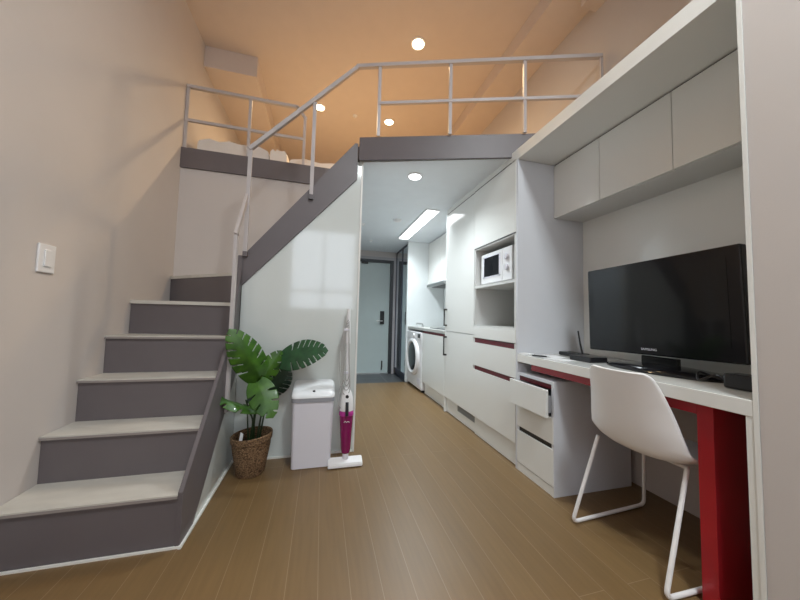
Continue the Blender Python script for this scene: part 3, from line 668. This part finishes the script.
# slight tilt of the floppy rim
for v in b.verts:
    if v.co.z>.15: v.co.z += (v.co.x-PX)*.07*(v.co.z-.15)/.11 - .022*(v.co.z-.15)/.11
obj('woven_basket', b, M_BASKET, pl, smooth=True, label='brown woven seagrass basket')
b = N(); lathe(b,[(.101,.165),(.101,.178),(.05,.184)],(PX,PYY,0),32); obj('soil', b, M_SOIL, pl, smooth=True)
tg = N(); prism(tg,[(PX-.065,.205),(PX-.045,.20),(PX-.04,.26),(PX-.055,.27)],'y',PYY-.05,PYY-.048); obj('care_tag', tg, M_PAPER, pl)
def stem(pts, r=.006, r2=.004): 
    b = N(); tube(b, smooth_path(pts,6), r, 10, r2); return obj('stem', b, M_STEM, pl, smooth=True)
base = Vector((PX+.01,PYY,.20))
def leaf(bp, tip, width, face, m, droop=.08, fold=.25, splits=5, curl=0, stempts=None, heart=.12):
    bp,tip,face = Vector(bp),Vector(tip),Vector(face).normalized()
    ax = tip-bp; L=ax.length; a_=ax.normalized(); side=a_.cross(face).normalized(); nn_=side.cross(a_).normalized()
    b = N(); K=72; Cc=14; grid={}
    for i in range(K+1):
        t=i/K
        mid = bp+ax*t + nn_*(-droop*4*(t-.5)**2+droop)*L + Vector((0,0,-curl*t*t*L))
        # outline
        tt=min(1,max(0,t)); wdt = width*.56*(math.sin(math.pi*min(1,(tt*.96+.04))**.62))**.8 if tt<1 else 0.0
        wdt = max(wdt,.001)
        for j in range(-Cc,Cc+1):
            s_=j/Cc
            back = (-heart*abs(s_)**1.5*max(0,1-3.2*t) + .16*abs(s_)*(0.3+t*(1-t)*2))*L
            if t>.85: back *= (1-t)/.15
            q = mid + side*s_*wdt*1.0 + a_*back + nn_*(-fold*abs(s_)**1.4*wdt)
            grid[i,j]=b.verts.new(q)
    def gap(t,s_):
        if abs(s_)<.30: 
            return False
        if t<.14 or t>.93: return False
        ph=(t-.14+(.02 if s_>0 else 0))*splits/.79
        fr=ph-math.floor(ph); hw=.045+.10*max(0,(abs(s_)-.45))
        if abs(s_)<.42: return False
        return abs(fr-.5)<hw
    for i in range(K):
        for j in range(-Cc,Cc):
            if gap((i+.5)/K,(j+.5)/Cc): continue
            b.faces.new((grid[i,j],grid[i,j+1],grid[i+1,j+1],grid[i+1,j]))
    for v in [v for v in b.verts if not v.link_faces]: b.verts.remove(v)
    o = obj('leaf', b, m, pl, smooth=True)
    s2 = o.modifiers.new('thick','SOLIDIFY'); s2.thickness=.0016
    return o
CAMV = Vector((.2,-1,.25))
leaf((-.362,2.06,.590),(-.528,1.96,.905),.175,(.55,-1,-.15),M_LEAFA,droop=.12,fold=.35,splits=6)
leaf((-.245,2.10,.700),(.050,2.02,.800),.190,(-.1,-1,.75),M_LEAFB,droop=.05,fold=.12,splits=7,curl=.10)
leaf((-.375,2.02,.575),(-.258,1.94,.375),.150,(.1,-1,.35),M_LEAFA,droop=.08,fold=.12,splits=3)
leaf((-.345,2.16,.470),(-.200,2.15,.640),.19,(.5,-1,-.1),M_LEAFC,droop=.05,fold=.1,splits=6)
leaf((-.34,2.03,.415),(-.600,1.92,.565),.09,(.1,-.35,1),M_LEAFA,droop=-.14,fold=.35,splits=3,curl=-.12)
leaf((-.370,2.08,.560),(-.250,2.11,.760),.12,(.2,-1,.1),M_LEAFA,droop=.03,fold=.3,splits=4)
leaf((-.39,2.07,.50),(-.31,2.05,.37),.12,(.5,-1,.1),M_LEAFC,droop=.06,fold=.2,splits=4)
stem([base,base+Vector((0,-.01,.15)),(-.365,2.07,.48),(-.352,2.06,.61)],.007)
stem([base+Vector((.02,0,0)),(-.345,2.10,.40),(-.32,2.11,.57),(-.235,2.10,.692)],.006)
stem([base+Vector((-.01,.0,0)),(-.375,2.06,.42),(-.36,2.03,.56)],.006)
stem([base+Vector((.03,.02,0)),(-.335,2.12,.38),(-.342,2.13,.505)],.006)
stem([base+Vector((-.02,-.01,0)),(-.392,2.06,.32),(-.41,2.03,.40),(-.43,2.02,.47)],.006)
stem([base+Vector((-.03,-.0,0)),(-.43,2.08,.38),(-.435,2.08,.52)],.005,.002)
